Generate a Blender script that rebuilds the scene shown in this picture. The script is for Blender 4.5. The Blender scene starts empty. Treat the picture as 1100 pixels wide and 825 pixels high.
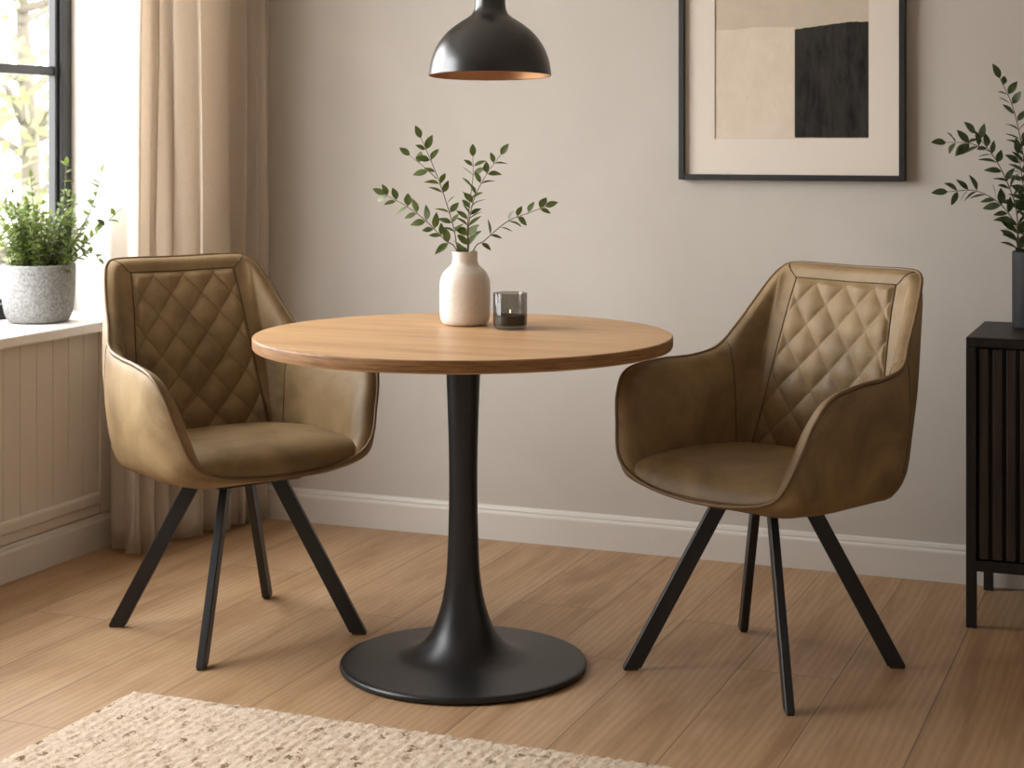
import bpy, bmesh, math, random
from mathutils import Vector, Matrix, noise
PI = math.pi
TH = math.radians(21.8)
CT, ST = math.cos(TH), math.sin(TH)
CAM_H = 1.2
FPX, HOR = 1840.0, 149.0
scene = bpy.context.scene
col = scene.collection


def G(xc, d, z=0.0):
    """ground plan: metres to the right of / away from the camera -> room axes"""
    return Vector((xc * CT - d * ST, xc * ST + d * CT, z))


def at(px, py, d):
    """3-D point seen at a photo position when it lies d metres deep"""
    return G((px - 550) / FPX * d, d, CAM_H - (py - HOR) / FPX * d)


# ------------------------------------------------------------------ helpers
def mk(name, verts, faces, mat=None, parent=None, smooth=True, loc=None):
    me = bpy.data.meshes.new(name)
    me.from_pydata([tuple(v) for v in verts], [], faces)
    me.update()
    bm = bmesh.new(); bm.from_mesh(me)
    bmesh.ops.recalc_face_normals(bm, faces=bm.faces)
    bm.to_mesh(me); bm.free()
    if mat: me.materials.append(mat)
    if smooth:
        me.polygons.foreach_set('use_smooth', [True] * len(me.polygons))
    o = bpy.data.objects.new(name, me); col.objects.link(o)
    if parent: o.parent = parent
    if loc is not None: o.location = loc
    return o


class MB:
    def __init__(s): s.v = []; s.f = []
    def add(s, v, f):
        b = len(s.v); s.v += [Vector(p) for p in v]; s.f += [tuple(i + b for i in q) for q in f]
    def box(s, a, b, bev=0.0, seg=2, mtx=None):
        bm = bmesh.new(); bmesh.ops.create_cube(bm, size=1)
        for v in bm.verts:
            v.co = Vector([a[i] + (v.co[i] + .5) * (b[i] - a[i]) for i in range(3)])
        if bev > 0:
            bmesh.ops.bevel(bm, geom=bm.edges[:], offset=bev, segments=seg, profile=.5, affect='EDGES')
        if mtx: bmesh.ops.transform(bm, matrix=mtx, verts=bm.verts)
        bm.verts.index_update()
        s.add([v.co.copy() for v in bm.verts], [[v.index for v in f.verts] for f in bm.faces]); bm.free()
    def tube(s, pts, r, n=8, caps=True, closed=False):
        pts = [Vector(p) for p in pts]; m = len(pts)
        rr = r if isinstance(r, (list, tuple)) else [r] * m
        V = []; up = None
        for i, p in enumerate(pts):
            if closed: t = pts[(i + 1) % m] - pts[i - 1]
            else: t = pts[min(i + 1, m - 1)] - pts[max(i - 1, 0)]
            if t.length < 1e-9: t = Vector((0, 0, 1))
            t.normalize()
            if up is None:
                up = t.orthogonal().normalized()
            else:
                up = (up - t * up.dot(t))
                up = up.normalized() if up.length > 1e-6 else t.orthogonal().normalized()
            w = t.cross(up)
            V += [p + (up * math.cos(2 * PI * k / n) + w * math.sin(2 * PI * k / n)) * rr[i] for k in range(n)]
        F = []
        for i in range(m if closed else m - 1):
            j = (i + 1) % m
            F += [(i * n + k, i * n + (k + 1) % n, j * n + (k + 1) % n, j * n + k) for k in range(n)]
        if caps and not closed:
            F.append(tuple(range(n))); F.append(tuple((m - 1) * n + k for k in range(n)))
        s.add(V, F)
    def lathe(s, prof, n=64, c=(0, 0, 0)):
        c = Vector(c); V = []; F = []; ring = []
        for (r, z) in prof:
            if r < 1e-6:
                ring.append([len(V)] * n); V.append(c + Vector((0, 0, z)))
            else:
                ring.append(list(range(len(V), len(V) + n)))
                V += [c + Vector((r * math.cos(2 * PI * k / n), r * math.sin(2 * PI * k / n), z)) for k in range(n)]
        for a, b in zip(ring[:-1], ring[1:]):
            for k in range(n):
                q = [a[k], a[(k + 1) % n], b[(k + 1) % n], b[k]]
                q2 = []
                for i in q:
                    if i not in q2: q2.append(i)
                if len(q2) > 2: F.append(tuple(q2))
        s.add(V, F)
    def grid(s, P, closed_u=False):
        """P[i][j] grid of points"""
        m = len(P); n = len(P[0]); V = [p for row in P for p in row]; F = []
        for i in range(m if closed_u else m - 1):
            k = (i + 1) % m
            for j in range(n - 1):
                F.append((i * n + j, k * n + j, k * n + j + 1, i * n + j + 1))
        s.add(V, F)
    def build(s, name, mat=None, parent=None, smooth=True, loc=None):
        return mk(name, s.v, s.f, mat, parent, smooth, loc)


def flat_by_angle(o, deg=35):
    """smooth shading that keeps hard edges"""
    me = o.data
    bm = bmesh.new(); bm.from_mesh(me)
    for e in bm.edges:
        if len(e.link_faces) == 2 and e.calc_face_angle(0) > math.radians(deg): e.smooth = False
    bm.to_mesh(me); bm.free()
    return o


def crv(P, n=8):
    """catmull-rom through a list of points"""
    P = [Vector(p) for p in P]
    Q = [P[0] * 2 - P[1]] + P + [P[-1] * 2 - P[-2]]; out = []
    for i in range(1, len(Q) - 2):
        a, b, c, d = Q[i - 1:i + 3]
        for k in range(n):
            t = k / n
            out.append(.5 * (2 * b + (c - a) * t + (2 * a - 5 * b + 4 * c - d) * t * t + (3 * b - a - 3 * c + d) * t ** 3))
    out.append(P[-1].copy())
    return out


def crv_at(P, x):
    """catmull-rom value at float index x"""
    n = len(P); i = int(max(0, min(n - 2, math.floor(x)))); t = x - i
    b, c = P[i], P[i + 1]
    a = P[i - 1] if i > 0 else b * 2 - c
    d = P[i + 2] if i + 2 < n else c * 2 - b
    return .5 * (2 * b + (c - a) * t + (2 * a - 5 * b + 4 * c - d) * t * t + (3 * b - a - 3 * c + d) * t ** 3)


def sstep(a, b, x):
    t = max(0., min(1., (x - a) / (b - a))); return t * t * (3 - 2 * t)


def tag(o, label=None, cat=None, group=None, kind=None):
    if label: o['label'] = label
    if cat: o['category'] = cat
    if group: o['group'] = group
    if kind: o['kind'] = kind
    return o


def thing(name, loc, label, cat, rz=0, group=None):
    o = bpy.data.objects.new(name, None); col.objects.link(o)
    o.empty_display_size = .1
    o.location = loc; o.rotation_euler = (0, 0, rz)
    return tag(o, label, cat, group)


def S(o):
    o['kind'] = 'structure'; return o


# ------------------------------------------------------------------ materials
def srgb(r, g, b):
    f = lambda c: (c / 255 / 12.92) if c / 255 <= .04045 else ((c / 255 + .055) / 1.055) ** 2.4
    return (f(r), f(g), f(b), 1)


class Mat:
    def __init__(s, name, base=(.8, .8, .8, 1), rough=.6, metal=0, spec=.5):
        s.m = bpy.data.materials.new(name); s.m.use_nodes = True
        s.t = s.m.node_tree; s.N = s.t.nodes; s.L = s.t.links
        s.b = s.N['Principled BSDF']; s.out = s.N['Material Output']
        s.b.inputs['Base Color'].default_value = base
        s.b.inputs['Roughness'].default_value = rough
        s.b.inputs['Metallic'].default_value = metal
        s.b.inputs['Specular IOR Level'].default_value = spec
    def n(s, kind, **kw):
        nd = s.N.new(kind)
        for k, v in kw.items():
            if k in nd.inputs: nd.inputs[k].default_value = v
            else: setattr(nd, k, v)
        return nd
    def l(s, a, b): s.L.new(a, b); return b.node
    def coord(s, scale=(1, 1, 1), rot=(0, 0, 0), src='Object'):
        tc = s.n('ShaderNodeTexCoord'); mp = s.n('ShaderNodeMapping')
        mp.inputs['Scale'].default_value = scale; mp.inputs['Rotation'].default_value = rot
        s.l(tc.outputs[src], mp.inputs['Vector']); return mp.outputs['Vector']
    def noise(s, vec, scale, detail=3, rough=.5, dist=0):
        nd = s.n('ShaderNodeTexNoise'); s.l(vec, nd.inputs['Vector'])
        nd.inputs['Scale'].default_value = scale; nd.inputs['Detail'].default_value = detail
        nd.inputs['Roughness'].default_value = rough; nd.inputs['Distortion'].default_value = dist
        return nd.outputs['Fac']
    def ramp(s, fac, stops):
        r = s.n('ShaderNodeValToRGB'); e = r.color_ramp.elements
        while len(e) < len(stops): e.new(.5)
        for el, (p, c) in zip(e, stops): el.position = p; el.color = c
        s.l(fac, r.inputs['Fac']); return r.outputs['Color']
    def mix(s, fac, a, b, mode='MIX'):
        m = s.n('ShaderNodeMix', data_type='RGBA', blend_type=mode)
        for sock, v in ((m.inputs['Factor'], fac), (m.inputs[6], a), (m.inputs[7], b)):
            if hasattr(v, 'is_linked'): s.l(v, sock)
            else: sock.default_value = v
        return m.outputs[2]
    def math(s, op, a, b=0.0, c=0.0):
        m = s.n('ShaderNodeMath', operation=op)
        for sock, v in zip(m.inputs, (a, b, c)):
            if hasattr(v, 'is_linked'): s.l(v, sock)
            else: sock.default_value = v
        return m.outputs[0]
    def base(s, c): s.l(c, s.b.inputs['Base Color']); return s
    def rough(s, c): s.l(c, s.b.inputs['Roughness']); return s
    def bump(s, h, strength=.3, dist=.01, chain=True):
        b = s.n('ShaderNodeBump'); b.inputs['Strength'].default_value = strength; b.inputs['Distance'].default_value = dist
        s.l(h, b.inputs['Height'])
        old = s.b.inputs['Normal']
        if chain and old.is_linked: s.l(old.links[0].from_socket, b.inputs['Normal'])
        s.l(b.outputs['Normal'], old); return s


def m_wall(name, c1, c2, rough=.85):
    m = Mat(name, rough=rough, spec=.25)
    v = m.coord()
    m.base(m.ramp(m.noise(v, 1.6, 5, .6, .4), [(.3, c1), (.7, c2)]))
    m.bump(m.noise(v, 60, 4, .6), .16, .004)
    m.bump(m.noise(v, 9, 3, .5), .12, .01)
    return m.m


def m_plain(name, c, rough=.5, metal=0, spec=.5, bs=None, bstr=.1):
    m = Mat(name, c, rough, metal, spec)
    if bs: m.bump(m.noise(m.coord(), bs, 3, .6), bstr, .002)
    return m.m


M_WALL = m_wall('greige_plaster', srgb(184, 177, 168), srgb(193, 186, 177))
M_WHITE = m_wall('white_plaster', srgb(226, 221, 214), srgb(232, 228, 222))
M_CEIL = m_wall('ceiling_paint', srgb(228, 224, 217), srgb(233, 229, 223))
M_TRIM = m_plain('satin_trim_paint', srgb(208, 202, 194), .45, bs=40, bstr=.05)
M_SILL = m_plain('white_sill_paint', srgb(228, 223, 216), .35, bs=40, bstr=.04)
M_BEAD = m_plain('cream_panel_paint', srgb(208, 199, 187), .5, bs=40, bstr=.05)
M_FRAME_BLACK = m_plain('black_window_paint', srgb(30, 30, 31), .35)
M_BLACKMETAL = m_plain('black_powder_coat', srgb(24, 24, 25), .36, bs=350, bstr=.10)
M_LEG = m_plain('black_leg_steel', srgb(24, 24, 25), .45, bs=350, bstr=.08)
M_PICFRAME = m_plain('black_picture_wood', srgb(26, 25, 24), .5)
M_MAT = m_plain('off_white_mat_board', srgb(218, 207, 194), .9, bs=300, bstr=.05)


def m_floor():
    m = Mat('oak_plank_floor', rough=.42, spec=.4)
    tc = m.n('ShaderNodeTexCoord'); sp = m.n('ShaderNodeSeparateXYZ'); m.l(tc.outputs['Object'], sp.inputs[0])
    W, LN = .2225, 1.9
    px = m.math('DIVIDE', m.math('ADD', sp.outputs['X'], .965 + W * 20), W)
    ix = m.math('FLOOR', px); fx = m.math('FRACT', px)
    wn = m.n('ShaderNodeTexWhiteNoise', noise_dimensions='1D'); m.l(ix, wn.inputs['W'])
    py = m.math('ADD', m.math('DIVIDE', sp.outputs['Y'], LN), wn.outputs['Value'])
    iy = m.math('FLOOR', py); fy = m.math('FRACT', py)
    wn2 = m.n('ShaderNodeTexWhiteNoise', noise_dimensions='2D')
    cb = m.n('ShaderNodeCombineXYZ'); m.l(ix, cb.inputs[0]); m.l(iy, cb.inputs[1]); m.l(cb.outputs[0], wn2.inputs['Vector'])
    # seams
    ex = m.math('MINIMUM', fx, m.math('SUBTRACT', 1, fx)); ey = m.math('MINIMUM', fy, m.math('SUBTRACT', 1, fy))
    sx = m.math('LESS_THAN', ex, .0055); sy = m.math('LESS_THAN', ey, .0006)
    seam = m.math('MAXIMUM', sx, sy)
    # grain, each plank shifted
    sh = m.n('ShaderNodeCombineXYZ')
    m.l(m.math('ADD', sp.outputs['X'], m.math('MULTIPLY', wn2.outputs['Value'], 37)), sh.inputs[0])
    m.l(m.math('ADD', sp.outputs['Y'], m.math('MULTIPLY', wn2.outputs['Value'], 53)), sh.inputs[1])
    def mp(scale):
        k = m.n('ShaderNodeMapping'); k.inputs['Scale'].default_value = scale; m.l(sh.outputs[0], k.inputs['Vector']); return k.outputs[0]
    g1 = m.noise(mp((7, 1.1, 1)), 1.0, 5, .55, 1.6)
    g2 = m.noise(mp((90, 5, 1)), 1.0, 4, .6, .3)
    wv = m.n('ShaderNodeTexWave', wave_type='BANDS', bands_direction='X')
    m.l(mp((9, .8, 1)), wv.inputs['Vector']); wv.inputs['Scale'].default_value = 1.8
    wv.inputs['Distortion'].default_value = 7; wv.inputs['Detail'].default_value = 3; wv.inputs['Detail Scale'].default_value = 1.2
    c = m.ramp(g1, [(.28, srgb(150, 116, 82)), (.48, srgb(182, 149, 113)), (.75, srgb(198, 167, 132))])
    c = m.mix(m.math('MULTIPLY', wv.outputs['Fac'], .32), c, srgb(138, 103, 70))
    c = m.mix(m.math('MULTIPLY', m.math('SUBTRACT', 1, g2), .46), c, srgb(134, 99, 66))
    g3 = m.noise(mp((230, 9, 1)), 1.0, 3, .6, .2)
    c = m.mix(m.math('MULTIPLY', m.math('LESS_THAN', g3, .40), .16), c, srgb(112, 80, 52))
    c = m.mix(m.math('MULTIPLY', m.math('SUBTRACT', wn2.outputs['Value'], .35), .22), c, srgb(128, 95, 64))
    c = m.mix(m.math('MULTIPLY', seam, .80), c, srgb(70, 50, 34))
    m.base(c)
    m.rough(m.math('ADD', .36, m.math('MULTIPLY', g2, .16)))
    m.bump(g2, .06, .002)
    m.bump(m.math('SUBTRACT', 1, seam), .25, .002)
    return m.m


def m_tabletop():
    m = Mat('oak_veneer_top', rough=.42, spec=.4)
    v = m.coord((1.2, 14, 14), (0, 0, -TH - .03))
    g1 = m.noise(v, 1.1, 5, .6, .8)
    v2 = m.coord((5, 120, 120), (0, 0, -TH - .03)); g2 = m.noise(v2, 1.0, 4, .6)
    c = m.ramp(g1, [(.3, srgb(174, 134, 92)), (.52, srgb(194, 154, 110)), (.75, srgb(206, 168, 124))])
    c = m.mix(m.math('MULTIPLY', m.math('SUBTRACT', 1, g2), .35), c, srgb(160, 118, 76))
    m.base(c); m.rough(m.math('ADD', .36, m.math('MULTIPLY', g2, .14))); m.bump(g2, .05, .002)
    return m.m


def m_edge():
    m = Mat('oak_edge_banding', rough=.5, spec=.35)
    v2 = m.coord((14, 14, 260)); g2 = m.noise(v2, 1.0, 4, .6)
    m.base(m.ramp(g2, [(.3, srgb(108, 74, 42)), (.55, srgb(144, 104, 64)), (.8, srgb(162, 122, 80))]))
    return m.m


def m_leather(name, c1, c2, c3):
    m = Mat(name, rough=.5, spec=.38)
    v = m.coord()
    n1 = m.noise(v, 5.5, 5, .62, .7)
    n2 = m.noise(v, 34, 4, .65)
    c = m.ramp(n1, [(.34, c1), (.5, c2), (.68, c3)])
    c = m.mix(m.math('MULTIPLY', n2, .30), c, c1)
    m.base(c)
    m.rough(m.math('ADD', .45, m.math('MULTIPLY', n1, .2)))
    vo = m.n('ShaderNodeTexVoronoi', feature='DISTANCE_TO_EDGE'); m.l(v, vo.inputs['Vector']); vo.inputs['Scale'].default_value = 420
    m.bump(vo.outputs['Distance'], .10, .0012)
    m.bump(m.noise(v, 28, 3, .6, .5), .16, .004)
    return m


LC = (srgb(108, 87, 57), srgb(131, 107, 73), srgb(151, 126, 89))
M_LEATHER = m_leather('olive_brown_leather', *LC).m


def m_quilt():
    m = m_leather('quilted_leather', *LC)
    uv = m.n('ShaderNodeUVMap'); sp = m.n('ShaderNodeSeparateXYZ'); m.l(uv.outputs[0], sp.inputs[0])
    def line(a, b):
        fa = m.math('FRACT', m.math('ADD', a, .5)); da = m.math('ABSOLUTE', m.math('SUBTRACT', fa, .5))
        on = m.math('LESS_THAN', da, .019)
        dash = m.math('LESS_THAN', m.math('FRACT', m.math('MULTIPLY', b, 13)), .62)
        return m.math('MULTIPLY', on, dash)
    st = m.math('MAXIMUM', line(sp.outputs[0], sp.outputs[1]), line(sp.outputs[1], sp.outputs[0]))
    old = m.b.inputs['Base Color'].links[0].from_socket
    m.base(m.mix(m.math('MULTIPLY', st, .75), old, srgb(84, 63, 38)))
    return m.m


M_QUILT = m_quilt()
M_PIPING = m_plain('leather_piping', srgb(112, 86, 55), .5, bs=300)
M_SEAM = m_plain('dark_seam_thread', srgb(74, 57, 36), .8)


def m_ceramic():
    m = Mat('speckled_cream_ceramic', rough=.28, spec=.5)
    v = m.coord()
    c = m.ramp(m.noise(v, 320, 3, .6), [(.26, srgb(196, 180, 163)), (.42, srgb(219, 207, 194)), (.7, srgb(226, 215, 203))])
    m.base(c); m.bump(m.noise(v, 40, 3, .5), .05, .002)
    return m.m


def m_concrete():
    m = Mat('grey_stone_pot', rough=.75, spec=.3)
    v = m.coord()
    c = m.ramp(m.noise(v, 130, 5, .75), [(.32, srgb(96, 95, 93)), (.5, srgb(130, 129, 127)), (.68, srgb(154, 153, 151))])
    m.base(c); m.bump(m.noise(v, 120, 4, .7), .35, .003)
    return m.m


def m_leaf(name, c1, c2, trans=.25, scale=30):
    m = Mat(name, rough=.45, spec=.4)
    v = m.coord()
    c = m.ramp(m.noise(v, scale, 2, .5), [(.3, c1), (.7, c2)])
    m.base(c)
    tr = m.n('ShaderNodeBsdfTranslucent'); m.l(c, tr.inputs['Color'])
    mx = m.n('ShaderNodeMixShader'); mx.inputs[0].default_value = trans
    m.l(m.b.outputs[0], mx.inputs[1]); m.l(tr.outputs[0], mx.inputs[2]); m.l(mx.outputs[0], m.out.inputs['Surface'])
    return m.m


def m_cloth():
    m = Mat('oatmeal_linen', rough=.95, spec=.1)
    v = m.coord()
    c = m.ramp(m.noise(m.coord((220, 220, 900)), 1, 3, .6), [(.3, srgb(226, 217, 206)), (.7, srgb(245, 239, 231))])
    c = m.mix(m.math('MULTIPLY', m.noise(m.coord((900, 900, 160)), 1, 2, .5), .35), c, srgb(218, 206, 191))
    m.base(c)
    m.bump(m.noise(m.coord((700, 700, 700)), 1, 2, .5), .15, .001)
    tr = m.n('ShaderNodeBsdfTranslucent'); m.l(c, tr.inputs['Color'])
    mx = m.n('ShaderNodeMixShader'); mx.inputs[0].default_value = .60
    m.l(m.b.outputs[0], mx.inputs[1]); m.l(tr.outputs[0], mx.inputs[2]); m.l(mx.outputs[0], m.out.inputs['Surface'])
    return m.m


def m_thinglass(name, tint, refl=1.0):
    m = Mat(name)
    tr = m.n('ShaderNodeBsdfTransparent'); tr.inputs[0].default_value = tint
    gl = m.n('ShaderNodeBsdfGlossy'); gl.inputs['Roughness'].default_value = .02
    lw = m.n('ShaderNodeLayerWeight'); fc = m.math('MULTIPLY_ADD', m.math('POWER', lw.outputs['Facing'], 4.0), .30, .04)
    mx = m.n('ShaderNodeMixShader')
    m.l(m.math('MULTIPLY', fc, refl), mx.inputs[0]); m.l(tr.outputs[0], mx.inputs[1]); m.l(gl.outputs[0], mx.inputs[2])
    m.l(mx.outputs[0], m.out.inputs['Surface'])
    return m.m


def m_rug():
    m = Mat('cream_wool_pile', rough=1, spec=.05)
    v = m.coord()
    c = m.ramp(m.noise(m.coord((120, 55, 60)), 1, 4, .7, .6), [(.3, srgb(158, 130, 104)), (.48, srgb(196, 177, 156)), (.7, srgb(214, 198, 180))])
    k = m.n('ShaderNodeTexVoronoi', feature='F1'); k.inputs['Scale'].default_value = 1.0
    wob = m.n('ShaderNodeTexNoise', noise_dimensions='3D'); m.l(v, wob.inputs['Vector']); wob.inputs['Scale'].default_value = 120
    vm = m.n('ShaderNodeVectorMath', operation='MULTIPLY_ADD'); m.l(wob.outputs['Color'], vm.inputs[0]); vm.inputs[1].default_value = (1.5, 1.5, 0); m.l(m.coord((44, 25, 1)), vm.inputs[2])
    m.l(vm.outputs[0], k.inputs['Vector'])
    r = m.n('ShaderNodeSeparateColor'); m.l(k.outputs['Color'], r.inputs[0])
    patch = m.math('GREATER_THAN', m.noise(m.coord((1.2, 9, 1)), 1.6, 2, .5), .40)
    fl = m.math('MULTIPLY', m.math('LESS_THAN', k.outputs['Distance'], .30), m.math('GREATER_THAN', r.outputs[0], .40))
    fl = m.math('MULTIPLY', fl, patch)
    c = m.mix(m.math('MULTIPLY', fl, m.math('ADD', .42, m.math('MULTIPLY', r.outputs[1], .55))), c, srgb(104, 80, 54))
    m.base(c); m.bump(m.noise(v, 160, 3, .7), .5, .004)
    return m.m


def m_darkwood():
    m = Mat('black_stained_wood', rough=.5, spec=.35)
    v = m.coord((60, 60, 5)); g = m.noise(v, 1, 4, .6)
    m.base(m.ramp(g, [(.3, srgb(27, 23, 20)), (.7, srgb(42, 36, 31))])); m.bump(g, .15, .002)
    return m.m


def m_slat():
    m = Mat('dark_walnut_slats', rough=.5, spec=.35)
    v = m.coord((60, 60, 5)); g = m.noise(v, 1, 4, .6)
    m.base(m.ramp(g, [(.3, srgb(44, 36, 30)), (.7, srgb(66, 55, 46))])); m.bump(g, .15, .002)
    return m.m


def m_print(name, c1, c2, scale, streak=(1, 1, 1)):
    m = Mat(name, rough=.9, spec=.15)
    g = m.noise(m.coord(streak), scale, 6, .7, .3)
    m.base(m.ramp(g, [(.32, c1), (.72, c2)])); return m.m


def m_emit(name, c, s):
    m = Mat(name); e = m.n('ShaderNodeEmission'); e.inputs[0].default_value = c; e.inputs[1].default_value = s
    m.l(e.outputs[0], m.out.inputs['Surface']); return m.m


# ------------------------------------------------------------------ the room
XL, XR, YB, YF, ZC = -3.0, 2.3, 4.752, -1.3, 2.6
WY0, WY1, WZ0, WZ1 = 1.85, 4.42, .669, 2.35     # window opening in the left wall
b = MB(); b.box((XL - .3, YF - .1, -.12), (XR + .1, YB + .15, 0)); S(b.build('floor', m_floor(), smooth=False))
b = MB(); b.box((XL - .3, YF - .1, ZC), (XR + .1, YB + .15, ZC + .12)); S(b.build('ceiling', M_CEIL, smooth=False))
b = MB(); b.box((XL - .3, YB, 0), (XR + .1, YB + .15, ZC)); S(b.build('wall_back', M_WALL, smooth=False))
b = MB(); b.box((XL - .3, YF - .1, 0), (XR + .1, YF, ZC)); S(b.build('wall_front', M_WHITE, smooth=False))
b = MB(); b.box((XR, YF, 0), (XR + .1, YB, ZC)); S(b.build('wall_right', M_WHITE, smooth=False))
b = MB()
b.box((XL - .3, YF, 0), (XL, WY0, ZC)); b.box((XL - .3, WY1, 0), (XL, YB, ZC))
b.box((XL - .3, WY0, 0), (XL, WY1, WZ0 - .03)); b.box((XL - .3, WY0, WZ1), (XL, WY1, ZC))
S(b.build('wall_left', M_WHITE, smooth=False))


def baseboard(name, a, b_, horizontal_x):
    """skirting with a stepped, rounded cap; runs from a to b_ , thickness toward the room"""
    prof = [(0, 0), (.016, 0), (.016, .078), (.0145, .083), (.011, .086), (.011, .092), (.008, .099), (.003, .102), (0, .102)]
    V = []; n = len(prof)
    for e in (a, b_):
        for (t, z) in prof:
            V.append((e, YB - t, z) if horizontal_x else (XL + t, e, z))
    F = [(i, (i + 1) % n, n + (i + 1) % n, n + i) for i in range(n)] + [tuple(range(n)), tuple(range(n, 2 * n))]
    return S(mk(name, V, F, M_TRIM, smooth=False))


baseboard('baseboard_back', XL + .016, XR, True)
baseboard('baseboard_left', YF, YB, False)

# window: black steel frame, a fixed mullion grid and panes
win = bpy.data.objects.new('window_1', None); col.objects.link(win); win.location = (XL - .27, (WY0 + WY1) / 2, WZ0); S(win)
WX0, WX1 = -.010, .035
b = MB(); hy = (WY1 - WY0) / 2; hz = WZ1 - WZ0
b.box((WX0, hy - .05, 0), (WX1, hy, hz), .006); b.box((WX0, -hy, 0), (WX1, -hy + .05, hz), .006)
b.box((WX0, -hy + .05, 0), (WX1, hy - .05, .05), .006); b.box((WX0, -hy + .05, hz - .05), (WX1, hy - .05, hz), .006)
b.build('window_frame', M_FRAME_BLACK, win, smooth=False)
pane_y = [-hy + .05, 0.0, hy - .05]
M_PANE = m_thinglass('window_glass', (.98, .99, .98, 1), .8)
for k in (1,):
    b = MB(); b.box((WX0, pane_y[k] - .035, .05), (WX1, pane_y[k] + .035, hz - .05), .006); b.build('mullion', M_FRAME_BLACK, win, smooth=False)
for k in range(2):
    y0 = pane_y[k] + (.035 if k else 0); y1 = pane_y[k + 1] - (.035 if k < 1 else 0)
    b = MB()
    for (a, c) in (((-.008, y0, .05), (.022, y0 + .014, hz - .05)), ((-.008, y1 - .014, .05), (.022, y1, hz - .05)),
                   ((-.008, y0 + .014, .05), (.022, y1 - .014, .064)), ((-.008, y0 + .014, hz - .064), (.022, y1 - .014, hz - .05))):
        b.box(a, c, .004)
    sash = b.build('sash', M_FRAME_BLACK, win, smooth=False)
    b = MB(); b.box((-.012, y0 + .014, .724), (.016, y1 - .014, .753), .003)
    b.build('glazing_bar', M_FRAME_BLACK, sash, smooth=False)
    b = MB(); b.grid([[Vector((0, y0 + .014, .064)), Vector((0, y0 + .014, hz - .064))], [Vector((0, y1 - .014, .064)), Vector((0, y1 - .014, hz - .064))]])
    b.build('pane', M_PANE, sash, smooth=False)

# window board and the boarded panel below it
b = MB(); b.box((XL - .238, WY0, WZ0 - .03), (XL + .05, WY1 - .001, WZ0), .005); b.box((XL + .001, WY1 - .002, WZ0 - .03), (XL + .05, WY1 + .06, WZ0), .005)
S(b.build('trim_1', M_SILL, smooth=False))
b = MB()
PY1 = 4.215
y = PY1
while y > WY0:
    b.box((XL - .004, y - .0715, .16), (XL + .008, y - .0005, WZ0 - .031), .0035, 2); y -= .072
b.box((XL - .004, PY1, .102), (XL + .014, PY1 + .10, WZ0 - .031), .003)        # stile
b.box((XL - .004, WY0, .128), (XL + .018, PY1, .166), .008, 3)                  # bottom rail
b.box((XL - .004, WY0, .102), (XL + .012, PY1, .130), .003)
S(b.build('trim_2', M_BEAD, smooth=False))

# ------------------------------------------------------------------ curtain
def curtain():
    o = None
    P = []; A = Vector((-2.862, 4.142)); B = Vector((-2.728, 4.742)); L = (B - A).length
    d = (B - A).normalized(); nrm = Vector((d.y, -d.x))
    nu, nz = 260, 40
    for i in range(nu + 1):
        u = i / nu; row = []
        for j in range(nz + 1):
            v = j / nz; z = .012 + v * (2.575 - .012)
            uu = u + .010 * math.sin(v * 5 + u * 9) + .004 * math.sin(v * 13 + u * 23)
            ph = 2 * PI * (7.4 * uu + .38 * math.sin(uu * 7.3))
            amp = (.050 + .016 * math.sin(uu * 11 + 1.0) + .006 * math.sin(v * 4 + uu * 6)) * (1 - sstep(.9, 1, u))
            w = amp * (math.sin(ph) + .22 * math.sin(2 * ph + 1.1)) + .008 * math.sin(ph * 3.1 + v * 6)
            sid = .011 * math.sin(2 * ph) * (1 - sstep(.9, 1, u))
            p = A + d * (u * L + sid) + nrm * w
            row.append(Vector((p.x, min(p.y, 4.734 - .016 * (z < .12) + .014 * sstep(.12, .3, z)), z + .004 * math.sin(ph))))
        P.append(row)
    b = MB(); b.grid(P)
    o = b.build('curtain', m_cloth())
    sm = o.modifiers.new('thickness', 'SOLIDIFY'); sm.thickness = .0015
    tag(o, 'oatmeal linen curtain falling in soft folds beside the window to the floor', 'curtain')
    return o


curtain()

# ------------------------------------------------------------------ dining table
TC = G(-.111, 3.90)
tab = thing('dining_table', TC, 'round oak dining table on a black trumpet pedestal between the two armchairs', 'table')
TR, TZ, TT = .476, .756, .028
b = MB()
b.lathe([(0, TZ - TT), (TR - .004, TZ - TT), (TR - .001, TZ - TT + .003)], 160)
prof = [(TR - .001, TZ - TT + .003), (TR, TZ - TT + .008), (TR, TZ - .003), (TR - .0008, TZ - .0012), (TR - .003, TZ)]
b.lathe([(TR - .003, TZ), (TR * .66, TZ), (TR * .33, TZ), (0, TZ)], 160)
top = b.build('tabletop', m_tabletop(), tab); flat_by_angle(top, 30)
b = MB(); b.lathe(prof, 160); flat_by_angle(b.build('edge_band', m_edge(), top), 20)
M_PED = M_BLACKMETAL
b = MB()
colp = [(.0, TZ - TT), (.041, TZ - TT), (.0405, .70), (.0375, .64), (.0345, .55), (.0325, .46), (.0325, .38), (.0345, .29), (.0375, .225), (.0425, .18), (.050, .142), (.0605, .108), (.074, .078), (.092, .054), (.113, .038), (.135, .0285), (.158, .0235)]
cp = crv([(r, 0, z) for r, z in colp[1:] + [(.21, .0195), (.258, .0166)]], 5)
cut = next(i for i, p in enumerate(cp) if p.z < .14)
b.lathe([(0, TZ - TT)] + [(p.x, p.z) for p in cp[:cut + 1]], 128)
b.build('column', M_PED, tab)
b = MB()
b.lathe([(p.x, p.z) for p in cp[cut:]] + [(.268, .0163), (.2745, .0156), (.2785, .0138), (.2805, .0105), (.281, .007), (.2795, .003), (.275, .001), (0, .001)], 128)
b.build('base', M_PED, tab)
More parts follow.
